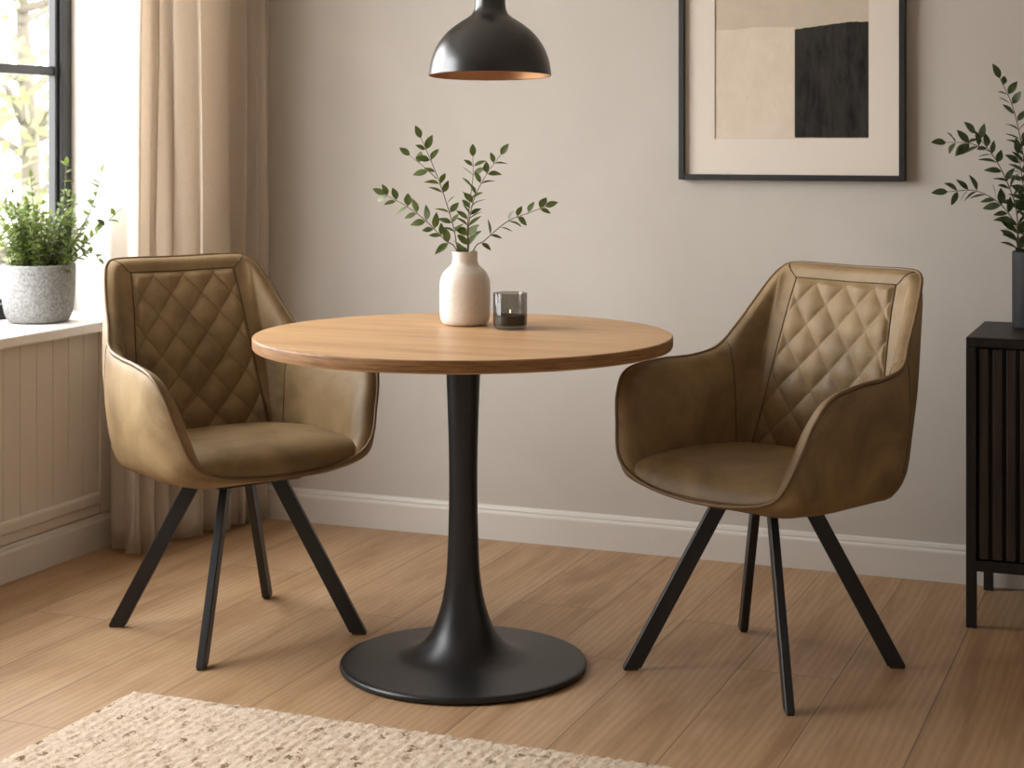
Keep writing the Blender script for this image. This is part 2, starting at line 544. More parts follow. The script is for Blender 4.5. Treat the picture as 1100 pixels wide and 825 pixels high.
b = MB(); b.lathe([(.0, TZ - TT - .006), (.085, TZ - TT - .006), (.085, TZ - TT), (0, TZ - TT)], 48); b.build('mounting_plate', M_PED, tab, smooth=False)

# ------------------------------------------------------------------ armchairs
RIM = [(0, -.263, .417), (.112, -.257, .423), (.197, -.25, .443), (.24, -.25, .482), (.264, -.231, .549), (.283, -.21, .615), (.295, -.167, .663), (.288, -.065, .679), (.274, .036, .682), (.267, .117, .698), (.249, .165, .746), (.233, .215, .805), (.217, .256, .856), (.200, .283, .885), (.172, .295, .8965), (.092, .302, .897), (0, .306, .8955)]
JUN = [(0, -.21, .42), (.10, -.21, .42), (.178, -.207, .425), (.210, -.197, .43), (.218, -.170, .43), (.222, -.135, .43), (.224, -.09, .43), (.220, -.02, .43), (.218, .05, .43), (.214, .102, .43), (.211, .118, .43), (.208, .130, .43), (.204, .139, .43), (.197, .147, .43), (.15, .160, .43), (.075, .168, .43), (0, .171, .43)]
RIM = [Vector(p) for p in RIM]; JUN = [Vector(p) for p in JUN]
NC = len(RIM) - 1                                 # 16: index of the back centre
mir = lambda p: Vector((-p.x, p.y, p.z))
RIML = RIM + [mir(p) for p in RIM[-2::-1]]         # 33 points, 0..32 (closed)
JUNL = JUN + [mir(p) for p in JUN[-2::-1]]
NL = len(RIML) - 1


def lp(P, u):
    u = u % NL; i = int(math.floor(u)); t = u - i
    a, b_, c, d = (P[(i - 1) % NL], P[i % NL], P[(i + 1) % NL], P[(i + 2) % NL])
    return .5 * (2 * b_ + (c - a) * t + (2 * a - 5 * b_ + 4 * c - d) * t * t + (3 * b_ - a - 3 * c + d) * t ** 3)


def frame(u):
    R = lp(RIML, u); J = lp(JUNL, u)
    T = (lp(RIML, u + .12) - lp(RIML, u - .12)).normalized()
    d = J - R; dd = d - T * d.dot(T); dd.normalize()
    n = T.cross(dd).normalized()
    c = Vector((0, -.02, .62)) - (R + J) * .5
    uu = min(u % NL, NL - u % NL)
    ref = Vector((0, 0, 1)) if uu < 2.2 else Vector((-R.x, -R.y * .9, .25))
    if n.dot(ref) < 0: n = -n
    return R, J, n


def smooth_frames(N):
    F = [frame(i * NL / N) for i in range(N)]
    for _ in range(140):
        nn = [(F[i - 1][2] + F[i][2] * 2 + F[(i + 1) % N][2]).normalized() for i in range(N)]
        F = [(F[i][0], F[i][1], nn[i]) for i in range(N)]
    return F


NU = 384
FR = smooth_frames(NU)


def fr_at(u):
    x = (u % NL) / NL * NU; i = int(x); t = x - i
    a, b_ = FR[i % NU], FR[(i + 1) % NU]
    return a[0].lerp(b_[0], t), a[1].lerp(b_[1], t), a[2].lerp(b_[2], t).normalized()


def uf(u):
    u = u % NL; return min(u, NL - u)


def lining(u, s):
    """inside face: s = 0 at the rim, 1 at the junction with the seat"""
    R, J, n = fr_at(u); k = uf(u)
    L = (J - R).length; x = s * L
    pad = .026 * (1 - math.exp(-x / .010)) * (1 - .45 * sstep(.04, .22, x)) * (1 - sstep(.8, 1.0, s) * .35)
    arm = sstep(3.2, 5, k) * (1 - sstep(9, 10.5, k))
    pad += arm * .010 * math.sin(PI * min(1, s)) ** 2
    low = 1 - sstep(1.5, 3.5, k); pad *= (1 - .6 * low)
    back = sstep(13, 14.2, k)
    pad -= back * .008 * sstep(.03, .085, s)
    pad += sstep(12.2, 14.2, k) * .021 * math.sin(PI * min(1, s) ** .85) ** 2
    return R.lerp(J, s) + n * pad + Vector((0, 0, 0))


def outer(u, s):
    """outside face: s = 0 at the rim, 1 at the middle of the underside"""
    R, J, n = fr_at(u); k = uf(u)
    Jo = J - n * .030; Jo.z = .418
    back = sstep(11, 14, k)
    Jo += Vector((0, .03 * back, .02 * back))
    mid = R.lerp(J, .55) - n * (.026 + .012 * (1 - back))
    low = 1 - sstep(1.5, 4.0, k)
    mid = mid.lerp(R.lerp(J, .4) - n * .012, low)
    mid0 = R.lerp(J, .14) - n * (.015 * (1 - low) + .004 * low)
    Jo = Jo.lerp(Vector((J.x * .92, J.y * .9, .398)), low)
    D1 = Vector((J.x * .70, J.y * .72, .389)); D0 = Vector((0, -.02, .386))
    P = [R, mid0, mid, Jo, D1, D0]
    return crv_at(P, s * 5)


SEAT = [(0, -.258, .424), (.06, -.2565, .425), (.11, -.2535, .428), (.155, -.2495, .434), (.197, -.2435, .446), (.226, -.228, .452), (.238, -.192, .452), (.242, -.135, .450),
        (.242, -.07, .450), (.240, -.01, .450), (.235, .05, .450), (.226, .105, .450), (.209, .145, .450), (.17, .160, .450), (.09, .168, .450), (0, .171, .450)]
SEAT = [Vector(p) for p in SEAT]
SEATL = SEAT + [mir(p) for p in SEAT[-2::-1]]


def seat_edge(u):
    """edge of the cushion, tucked into the lining; u runs 0..1 round the seat"""
    n = len(SEATL) - 1; x = u * n; i = int(x); t = x - i
    q = [SEATL[(i + k) % n] for k in (-1, 0, 1, 2)]
    p = .5 * (2 * q[1] + (q[2] - q[0]) * t + (2 * q[0] - 5 * q[1] + 4 * q[2] - q[3]) * t * t + (3 * q[1] - q[0] - 3 * q[2] + q[3]) * t ** 3)
    return p, 1 - sstep(-.24, -.10, p.y)


def make_chair():
    root = thing('dining_armchair', (0, 0, 0), '', 'chair', 0, 'olive brown quilted armchairs at the round table')
    # outer shell
    b = MB(); P = []
    for i in range(NU):
        u = i * NL / NU
        P.append([outer(u, (j / 30)) for j in range(30)])
    b.grid(P, True); b.build('outer_shell', M_LEATHER, root)
    # lining
    b = MB(); P = []
    for i in range(NU):
        u = i * NL / NU
        P.append([lining(u, (j / 34) ** 1.7) for j in range(35)])
    b.grid(P, True); b.build('inner_upholstery', M_LEATHER, root)
    # quilted back panel
    ST, SB = .085, .93
    def edge_u(s): return 13.05 + 1.36 * (1 - s) ** 1.2 + .24 * math.sin(PI * s)
    na, nb = 110, 150
    V = []; UV = []; F = []
    for j in range(nb + 1):
        s = ST + (SB - ST) * j / nb
        for i in range(na + 1):
            a = -1 + 2 * i / na
            eu = edge_u(s); u = NC + a * (NC - eu)
            p = lining(u, s); n = fr_at(u)[2]
            L = .475 * s
            hw = .155 + .04 * s
            X = a * hw
            f1 = X / .090 + L / .101 + .5; f2 = X / .090 - L / .101 + .5
            q = (abs(math.sin(PI * f1)) ** .62) * (abs(math.sin(PI * f2)) ** .62)
            e = min((1 - abs(a)) * hw, (s - ST) * .475) ; ef = sstep(0, .016, e)
            V.append(p + n * (.0002 + ef * (.0015 + .0100 * q)))
            UV.append((f1, f2))
    for j in range(nb):
        for i in range(na):
            k = j * (na + 1) + i; F.append((k, k + 1, k + na + 2, k + na + 1))
    q = mk('quilted_backrest', V, F, M_QUILT, root)
    uvl = q.data.uv_layers.new(name='UVMap')
    for l in q.data.loops: uvl.data[l.index].uv = UV[l.vertex_index]
    # seat cushion
    b = MB(); P = []; nr = 26; cen = Vector((0, -.03, 0)); nseg = 192
    for i in range(nseg):
        E, low = seat_edge(i / nseg); row = []
        for j in range(nr + 1):
            t = 1 - (1 - j / nr) ** 1.6 if j else 0.0
            r = t
            p = cen.lerp(Vector((E.x, E.y, 0)), r)
            crown = .489 - .012 * sstep(-.05, .2, p.y) + .004 * math.cos(p.x * 9)
            g = (1 - r ** (10 - 4.2 * low)) ** .55 if r < 1 else 0
            z = E.z + (crown - E.z) * g
            z += .0012 * noise.noise(Vector((p.x * 14, p.y * 22, 3))) * g
            row.append(Vector((p.x, p.y, z)))
        P.append(row)
    b.grid(P, True); b.build('seat_cushion', M_LEATHER, root)
    # piping round the whole rim, and sewn seams
    b = MB(); b.tube([lp(RIML, i * NL / 300) - fr_at(i * NL / 300)[2] * .001 for i in range(300)], .0042, 8, closed=True)
    b.build('piping', M_PIPING, root)
    def seam(pts, r=.0012, name='seam'):
        b = MB(); b.tube(pts, r, 6); b.build(name, M_SEAM, root)
    for sg in (1, -1):
        m = lambda u: NC + sg * (NC - u)
        # arm / wing seam
        seam([lining(m(9.35 + .45 * (t / 20)), t / 20 * .93) + fr_at(m(9.4))[2] * .0004 for t in range(21)])
        # edge of the quilted panel
        seam([lining(m(edge_u(ST + (SB - ST) * t / 30)), ST + (SB - ST) * t / 30) + fr_at(m(13.3))[2] * .0006 for t in range(31)], .0016)
        # mitre at the top corner
        seam([lining(m(13.75 + (edge_u(ST) - 13.75) * t / 8), ST * t / 8 + .004) + fr_at(m(14))[2] * .0006 for t in range(9)])
        # outside seam at the back of the arm
        seam([outer(m(9.5), .02 + .5 * t / 14) for t in range(15)], .0013)
    seam([lining(NC - (NC - edge_u(ST)) + 2 * (NC - edge_u(ST)) * t / 24, ST) + fr_at(NC)[2] * .0006 for t in range(25)], .0016)
    # second row of stitching beside the rim piping
    b = MB(); b.tube([outer(i * NL / 240, .035) - fr_at(i * NL / 240)[2] * .0003 for i in range(240)], .0012, 5, closed=True)
    b.build('stitching', M_SEAM, root)
    # under-frame and legs
    b = MB(); b.box((-.115, -.115, .374), (.115, .115, .392), .006)
    b.build('leg_frame', M_LEG, root, smooth=False)
    for k in range(4):
        a = PI / 4 + k * PI / 2
        er = Vector((math.cos(a), math.sin(a), 0)); et = Vector((-er.y, er.x, 0))
        V = []; hr, ht, c = .0205, .0095, .0022
        for (r, z) in ((.300, .006), (.092, .392)):
            for (x, y) in ((hr, ht - c), (hr - c, ht), (-hr + c, ht), (-hr, ht - c), (-hr, -ht + c), (-hr + c, -ht), (hr - c, -ht), (hr, -ht + c)):
                V.append(er * (r + x) + et * y + Vector((0, 0, z)))
        F = [(i, (i + 1) % 8, 8 + (i + 1) % 8, 8 + i) for i in range(8)] + [tuple(range(8)), tuple(range(8, 16))]
        lg = mk('leg', V, F, M_LEG, root, smooth=False)
        b = MB()
        b.box((-.017, -.008, 0), (.017, .008, .007), .0015, 1, Matrix.Translation(er * .3025) @ Matrix.Rotation(a, 4, 'Z'))
        b.build('foot_glide', M_SEAM, lg, smooth=False)
    return root


def copy_tree(o, parent=None):
    c = o.copy(); col.objects.link(c)
    if parent: c.parent = parent
    for ch in [x for x in bpy.data.objects if x.parent == o]:
        copy_tree(ch, c)
    return c


def pose_chair(r, xc, d, ang, label, leg_turn, leg_off):
    r.location = G(xc, d)
    # local -y is forward
    r.rotation_euler = (0, 0, ang + TH + PI / 2)
    r['label'] = label
    for ch in r.children:
        if ch.name.split('.')[0] in ('leg', 'leg_frame'):
            ch.rotation_euler = (0, 0, leg_turn)
            ch.location = (leg_off[0], leg_off[1], 0)


chair = make_chair()
chair2 = copy_tree(chair)


def loc_off(dxc, dd, ang):
    w = Vector((dxc, dd)); a = -(ang + PI / 2)
    return (w.x * math.cos(a) - w.y * math.sin(a), w.x * math.sin(a) + w.y * math.cos(a))


pose_chair(chair, .589, 3.872, -2.41, 'olive brown quilted leather armchair in front of the bare wall beside the sideboard', math.radians(4.5), loc_off(-.018, .006, -2.41))
pose_chair(chair2, -.681, 4.176, -.919, 'olive brown quilted leather armchair in front of the linen curtain beside the window', math.radians(1.7), loc_off(.010, .004, -.919))

# ------------------------------------------------------------------ leaves and branches
def leaf(b, base, d, nrm, L, W, fold=.25, droop=.15):
    d = d.normalized(); nrm = (nrm - d * nrm.dot(d))
    if nrm.length < 1e-4: nrm = d.orthogonal()
    nrm.normalize(); sd = d.cross(nrm)
    V = []; F = []; n = 6
    for i in range(n + 1):
        t = i / n
        w = W * .5 * (math.sin(PI * min(1, t ** .85 * .98 + .02)) ** .9) * (1 - .12 * t)
        c = base + d * (L * t) - nrm * (droop * L * t * t)
        V += [c - sd * w + nrm * (fold * w), c.copy(), c + sd * w + nrm * (fold * w)]
    for i in range(n):
        for j in range(2):
            k = i * 3 + j; F.append((k, k + 1, k + 4, k + 3))
    b.add(V, F)


def branch(name, base, pts, label, cat, group, rng, leaf_mat, stem_mat, LL=.03, LW=.014, step=.028, start=.25, forks=(), r0=.0017, size_fall=.25):
    """a leafy twig: pts are the way-points of the stem (room coordinates)"""
    root = thing(name, base, label, cat, 0, group)
    sb = MB(); lb = MB(); B = Vector(base)
    def run(P, st, rr):
        c = crv([p - B for p in P], 10); n = len(c)
        sb.tube(c, [rr * (1 - .6 * i / (n - 1)) for i in range(n)], 6)
        ln = [0]
        for i in range(1, n): ln.append(ln[-1] + (c[i] - c[i - 1]).length)
        T = ln[-1]; x = st * T; side = rng.choice((-1, 1)); ang = rng.uniform(0, PI)
        def pos(x):
            for i in range(1, n):
                if ln[i] >= x or i == n - 1:
                    t = (x - ln[i - 1]) / max(1e-6, ln[i] - ln[i - 1]); return c[i - 1].lerp(c[i], min(1, t)), (c[i] - c[i - 1]).normalized()
        while x < T - .006:
            p, t = pos(x)
            view = Vector((ST, -CT, .0))
            for sg in ((1, -1) if rng.random() < .72 else (side,)):
                w = (t.cross(Vector((ST, -CT, 0)))).normalized()
                w = (w * math.cos(rng.uniform(-.7, .7)) + view * rng.uniform(-.7, .7)).normalized()
                d = (t * rng.uniform(.45, .95) + w * sg * rng.uniform(.7, 1.0)).normalized()
                nr = (view * rng.uniform(-.1, .9) + Vector((0, 0, 1)) * rng.uniform(.4, 1) + Vector((rng.uniform(-.4, .4), rng.uniform(-.4, .4), 0)))
                f = (1 - size_fall * x / T) * rng.uniform(.75, 1.12)
                pet = p + d * .003
                sb.tube([p, pet], .0006, 4)
                leaf(lb, pet, d, nr, LL * f, LW * f * rng.uniform(.85, 1.1), rng.uniform(.1, .45), rng.uniform(0, .3))
            side = -side; x += step * rng.uniform(.8, 1.2)
        p, t = pos(T)
        leaf(lb, p, t, view + Vector((0, 0, .6)), LL * .8, LW * .8, .3, .05)
        return c
    run(pts, start, r0)
    for (P, st) in forks: run(P, st, r0 * .7)
    sb.build('stem', stem_mat, root); lb.build('leaves', leaf_mat, root)
    return root


M_LEAF = m_leaf('branch_leaf', srgb(70, 84, 40), srgb(104, 116, 62), .28)
M_LEAF_DARK = m_leaf('dark_branch_leaf', srgb(50, 64, 36), srgb(78, 92, 54), .25)
M_STEM = m_plain('brown_twig', srgb(86, 70, 48), .7)

# cream vase
VC = G((499.5 - 550) / FPX * 4.09, 4.09, TZ)
vase = thing('vase', VC, 'speckled cream ceramic bottle vase on the round table', 'vase')
b = MB()
vp = [(0, .0), (.040, .0), (.049, .002), (.0555, .008), (.0590, .018), (.0605, .035), (.0610, .070), (.0605, .098), (.0575, .113), (.0510, .126), (.0420, .135), (.0345, .142), (.0312, .149), (.0300, .157), (.0300, .167), (.0308, .1735), (.0300, .1752), (.0285, .1745)]
cp = crv([(r, 0, z) for r, z in vp[1:]], 4)
inn = [(.0272, .170), (.0272, .150), (.034, .138), (.050, .118), (.056, .09), (.056, .02), (.045, .006), (0, .006)]
b.lathe([(0, 0)] + [(p.x, p.z) for p in cp] + inn, 72)
b.build('body', m_ceramic(), vase)

VD = 4.09
rng = random.Random(5)


def tp(px, py, dd=0.0): return at(px, py, VD + dd)


def sprig(tip_pts, depth, label, forks=(), seed=1, start=.3, **kw):
    """a twig in the table vase; way-points follow the way it leans, depth gives how far it leans to the back or front"""
    r = random.Random(seed)
    mouth = VC + Vector((0, 0, .172))
    n = len(tip_pts)
    # first points: foot inside the vase, then through the mouth
    P = []
    for i, (x, y) in enumerate(tip_pts):
        P.append(tp(x, y, depth * (i + 1) / n))
    off = (P[0] - mouth); off.z = 0
    m2 = mouth + off.normalized() * min(.018, off.length)
    foot = VC + Vector((0, 0, .03)) - off.normalized() * .02
    pts = [foot, m2] + P
    FK = [([tp(x, y, depth * .5 + q) for (x, y, q) in fk], s) for fk, s in forks]
    return branch('leafy_branch', VC + Vector((0, 0, .03)) - off.normalized() * .02, pts, label, 'branch', 'green branches in the cream vase', r, M_LEAF, M_STEM, forks=FK, start=start, **kw)


kw = dict(LL=.041, LW=.022, step=.026)
sprig([(478, 258), (455, 235), (434, 220), (413, 209)], .02, 'lowest left branch in the cream vase, reaching far out to the left', seed=3, start=.48, **kw)
sprig([(488, 248), (478, 213), (466, 180), (452, 148)], -.05, 'tall forked branch in the cream vase, leaning left with the highest tip', [([(469, 192, 0), (455, 179, .01), (440, 167, .02)], .3)], seed=8, start=.45, **kw)
sprig([(502, 245), (505, 215), (508, 190), (508, 168)], .06, 'nearly upright middle branch in the cream vase', seed=12, start=.32, **kw)
sprig([(503, 245), (509, 215), (521, 190), (538, 166)], -.04, 'tall branch in the cream vase, leaning right above the candle glass', seed=21, start=.33, **kw)
sprig([(521, 258), (545, 238), (570, 228), (586, 222)], .01, 'lowest right branch in the cream vase, reaching far out to the right', seed=34, start=.5, **kw)

# candle glass with a tea light
CC = G((548 - 550) / FPX * 4.00, 4.00, TZ)
cg = thing('candle_holder', CC, 'smoky grey glass candle cup right of the cream vase', 'candle holder')
b = MB()
b.lathe([(0, .0005), (.033, .0005), (.0375, .003), (.0395, .008), (.040, .02), (.040, .0835), (.0393, .0845), (.0386, .0835), (.0386, .012), (.036, .0085), (0, .0085)], 64)
b.build('cup', m_thinglass('smoky_glass', (.69, .675, .655, 1), 1.0), cg)
tl = thing('tea_light', CC + Vector((0, 0, .0095)), 'lit candle inside the smoky grey glass cup', 'candle')
b = MB(); b.lathe([(0, 0), (.034, 0), (.0345, .001), (.0345, .021), (.033, .0235), (.02, .0225), (0, .022)], 48); b.build('wax', m_plain('candle_wax', srgb(70, 62, 54), .5), tl)
b = MB(); b.tube([(0, 0, .021), (.0005, 0, .028)], .0008, 6); b.build('wick', m_plain('charred_wick', srgb(20, 18, 16), .9), tl)
b = MB(); b.lathe([(0, .0268), (.0012, .028), (.0016, .030), (.0013, .0325), (.0006, .035), (0, .0365)], 16); b.build('flame', m_emit('candle_flame', srgb(255, 214, 150), 8), tl)

# ------------------------------------------------------------------ pendant lamp
LCN = G((526.5 - 550) / FPX * 3.9, 3.9, 0); LCN.z = CAM_H + (HOR - 81.5) / FPX * 3.9
lamp = thing('pendant_lamp', LCN, 'black dome pendant lamp with a copper inside hanging above the table', 'lamp')
tilt = Matrix.Translation(Vector((0, 0, 0))) @ Matrix.Rotation(TH, 4, 'Z') @ Matrix.Rotation(math.radians(-2.4), 4, 'X')
LR = .1390
outp = [(LR, 0), (LR + .0008, .002), (LR - .0005, .012), (.1345, .035), (.1255, .060), (.111, .084), (.0925, .104), (.071, .1205), (.052, .1325), (.0425, .1405), (.0375, .150), (.0352, .162), (.0340, .176), (.0333, .190), (.0325, .2)]
co = crv([(r, 0, z) for r, z in outp], 4)
b = MB(); b.lathe([(p.x, p.z) for p in co] + [(.030, .206), (.0, .206)], 96)
M_LAMP = m_plain('black_satin_enamel', srgb(17, 16, 16), .30, spec=.8, bs=260, bstr=.03)
shade = b.build('shade', M_LAMP, lamp)
b = MB(); ci = [(max(.001, p.x - .0022), p.z - .0004) for p in co if p.z < .15]
b.lathe([(LR - .0003, -.0002)] + ci + [(0, .148)], 96)
lin = b.build('inner_lining', m_plain('copper_lining', srgb(200, 152, 108), .42, .5), shade)
b = MB(); b.lathe([(0, .148), (.019, .148), (.019, .10), (.016, .097), (0, .097)], 32); sk = b.build('bulb_socket', M_BLACKMETAL, shade)
for o in (shade,): o.matrix_local = tilt
top_c = tilt @ Vector((0, 0, .204))
b = MB(); b.tube([top_c, top_c + Vector((0, 0, .02)), Vector((top_c.x, top_c.y, ZC - LCN.z - .02))], .0035, 8); b.build('cord', M_BLACKMETAL, lamp)
b = MB(); b.lathe([(0, ZC - LCN.z - .028), (.05, ZC - LCN.z - .028), (.056, ZC - LCN.z - .02), (.056, ZC - LCN.z - .0005), (0, ZC - LCN.z - .0005)], 40, (top_c.x, top_c.y, 0)); b.build('ceiling_rose', M_BLACKMETAL, lamp)

# ------------------------------------------------------------------ framed picture
FX0, FX1, FZ0, FZ1 = -1.376, -.738, 1.083, 1.985
pic = thing('framed_picture', ((FX0 + FX1) / 2, YB, FZ0), 'black framed abstract print of beige and black blocks on the back wall', 'picture')
hw, hh = (FX1 - FX0) / 2, FZ1 - FZ0; fw = .016
b = MB()
for (a, c) in (((-hw, -.032, 0), (-hw + fw, -.001, hh)), ((hw - fw, -.032, 0), (hw, -.001, hh)), ((-hw + fw, -.032, 0), (hw - fw, -.001, fw)), ((-hw + fw, -.032, hh - fw), (hw - fw, -.001, hh))):
    b.box(a, c, .0012, 1)
b.build('frame', M_PICFRAME, pic, smooth=False)
cx = (FX0 + FX1) / 2
ax0, ax1, az0, az1 = -1.274 - cx, -.838 - cx, 1.200 - FZ0, 1.868 - FZ0
b = MB()
Y0, Y1 = -.016, -.010
for (a, c) in (((-hw + fw, Y0, fw), (ax0, -.002, hh - fw)), ((ax1, Y0, fw), (hw - fw, -.002, hh - fw)), ((ax0, Y0, fw), (ax1, -.002, az0)), ((ax0, Y0, az1), (ax1, -.002, hh - fw))):
    b.box(a, c)
b.build('mat', M_MAT, pic, smooth=False)
b = MB(); b.box((ax0, -.0125, az0), (ax1, -.002, az1)); pr = b.build('print', m_print('greige_print', srgb(188, 173, 155), srgb(202, 188, 170), 7), pic, smooth=False)
rr = random.Random(4)


def blotch(name, x0, x1, z0, tops, mat, y):
    """painted block whose upper edge is ragged"""
    n = 60; V = []; F = []
    for i in range(n + 1):
        t = i / n; x = x0 + (x1 - x0) * t
        k = t * (len(tops) - 1); j = min(int(k), len(tops) - 2); z1 = tops[j] + (tops[j + 1] - tops[j]) * (k - j)
        z1 += rr.uniform(-.0012, .0012); zz = z0 + rr.uniform(-.0006, .0006)
        V += [(x, y, zz), (x, y, z1), (x, -.0124, zz), (x, -.0124, z1)]
    for i in range(n):
        a = i * 4; c = a + 4
        F += [(a, c, c + 1, a + 1), (a + 1, c + 1, c + 3, a + 3), (a, a + 2, c + 2, c)]
    F += [(0, 1, 3, 2), (n * 4, n * 4 + 2, n * 4 + 3, n * 4 + 1)]
    return mk(name, V, F, mat, pr, smooth=False)


xs = -1.044 - cx
blotch('beige_block', ax0 + .001, xs - .001, az0 + .001, [1.508 - FZ0, 1.508 - FZ0, 1.514 - FZ0, 1.514 - FZ0, 1.512 - FZ0], m_print('beige_paint', srgb(206, 191, 173), srgb(219, 205, 188), 9, (1.5, 1, 1)), -.0130)
blotch('black_block', xs, ax1 - .001, az0 + .003, [1.506 - FZ0, 1.511 - FZ0, 1.517 - FZ0, 1.523 - FZ0, 1.522 - FZ0], m_print('charcoal_paint', srgb(27, 26, 25), srgb(66, 62, 58), 8, (4, 1, .8)), -.0132)

# ------------------------------------------------------------------ sideboard
SX0, SX1, SY0, SY1, SZ = -.527, .773, 4.318, 4.715, .713
side = thing('sideboard', ((SX0 + SX1) / 2, (SY0 + SY1) / 2, 0), 'black sideboard with vertical slatted doors on slim legs at the right', 'cabinet')
M_DW = m_darkwood(); M_SL = m_slat()
ox, oy = (SX0 + SX1) / 2, (SY0 + SY1) / 2; wx, wy = (SX1 - SX0) / 2, (SY1 - SY0) / 2
b = MB(); b.box((-wx, -wy, SZ - .024), (wx, wy, SZ), .002, 2); b.build('top', M_DW, side, smooth=False)
b = MB()
b.box((-wx, -wy, .140), (-wx + .024, wy, SZ - .024), .001); b.box((wx - .024, -wy, .140), (wx, wy, SZ - .024), .001)
b.box((-wx + .024, -wy, .140), (wx - .024, wy, .166), .001); b.box((-wx + .024, wy - .012, .166), (wx - .024, wy, SZ - .024))
b.box((-.011, -wy + .004, .166), (.011, wy - .012, SZ - .024))
b.build('carcass', M_DW, side, smooth=False)
for (x0, x1) in ((-wx + .026, -.0125), (.0125, wx - .026)):
    z0, z1 = .169, SZ - .027
    b = MB(); b.box((x0, -wy + .016, z0), (x1, -wy + .030, z1))
    d = b.build('door', m_plain('black_door_backing', srgb(14, 13, 12), .7), side, smooth=False)
    b = MB(); n = int((x1 - x0) / .0315); pitch = (x1 - x0) / n
    for i in range(n): b.box((x0 + i * pitch + .0055, -wy + .003, z0 + .001), (x0 + (i + 1) * pitch - .0055, -wy + .017, z1 - .001), .0015, 1)
    b.build('slats', M_SL, d, smooth=False)
for sx in (-1, 1):
    for sy in (-1, 1):
        x = sx * (wx - .012); y = sy * (wy - .012)
        b = MB(); b.box((x - .012, y - .012, 0), (x + .012, y + .012, .141), .001); b.build('leg', M_DW, side, smooth=False)

# black vase with branches on the sideboard
BD = 4.40
BC = G((1109 - 550) / FPX * BD, BD, SZ)
bv = thing('vase', BC, 'matt black cylinder vase on the sideboard at the right edge', 'vase')
b = MB(); b.lathe([(0, .0003), (.045, .0003), (.049, .002), (.0502, .006), (.0502, .194), (.0495, .197), (.048, .198), (.046, .197), (.0455, .19), (.0455, .01), (0, .008)], 64)
b.build('body', m_plain('matt_black_ceramic', srgb(26, 26, 27), .7, bs=200, bstr=.1), bv)


def rsprig(pts, depth, label, forks=(), seed=1, start=.35):
    r = random.Random(seed); n = len(pts)
    P = [at(x, y, BD + depth * (i + 1) / n) for i, (x, y) in enumerate(pts)]
    mouth = BC + Vector((0, 0, .195)); off = P[0] - mouth; off.z = 0
    m2 = mouth + off.normalized() * min(.034, off.length); foot = BC + Vector((0, 0, .03)) - off.normalized() * .02
    FK = [([at(x, y, BD + depth * .6 + q) for (x, y, q) in fk], s) for fk, s in forks]
    return branch('leafy_branch', foot, [foot, m2] + P, label, 'branch', 'green branches in the black vase', r, M_LEAF_DARK, M_STEM, LL=.053, LW=.027, step=.024, start=start, forks=FK, r0=.0022)


rsprig([(1104, 215), (1098, 160), (1088, 115), (1074, 84)], .0, 'tallest branch in the black vase, its tip level with the picture', seed=41, start=.36)
rsprig([(1091, 222), (1076, 183), (1060, 158), (1047, 143)], -.05, 'middle branch in the black vase, forked and pointing left towards the picture', [([(1064, 163, 0), (1042, 154, .0), (1016, 153, -.02)], .25)], seed=43, start=.38)
rsprig([(1092, 244), (1074, 219), (1048, 205), (1018, 206)], .02, 'lowest branch in the black vase, bending out to the left', seed=47, start=.40)
rsprig([(1104, 232), (1099, 198), (1094, 165)], -.03, 'short bushy branch in the black vase, in front of the tallest one', seed=52, start=.32)

# ------------------------------------------------------------------ pot plant on the window board
PC = Vector((-3.122, 4.105, WZ0))
pot = thing('potted_plant', PC, 'bushy green herb in a speckled grey stone pot on the window sill', 'plant')
b = MB()
pp = [(.070, .0), (.082, .003), (.091, .014), (.0985, .04), (.1035, .08), (.105, .12), (.1055, .160), (.1045, .166), (.101, .1685), (.097, .166)]
cp = crv([(r, 0, z) for r, z in pp], 4)
b.lathe([(0, 0)] + [(p.x, p.z) for p in cp] + [(.096, .15), (.095, .135)], 72)
b.build('pot', m_concrete(), pot)
b = MB(); b.lathe([(0, .152), (.05, .150), (.0955, .146)], 40); b.build('soil', m_plain('potting_soil', srgb(42, 32, 24), .95, bs=120, bstr=.8), pot)
M_HERB = m_leaf('herb_leaf', srgb(74, 92, 38), srgb(122, 138, 68), .3, 22)
M_HSTEM = m_plain('herb_stem', srgb(74, 80, 44), .7)


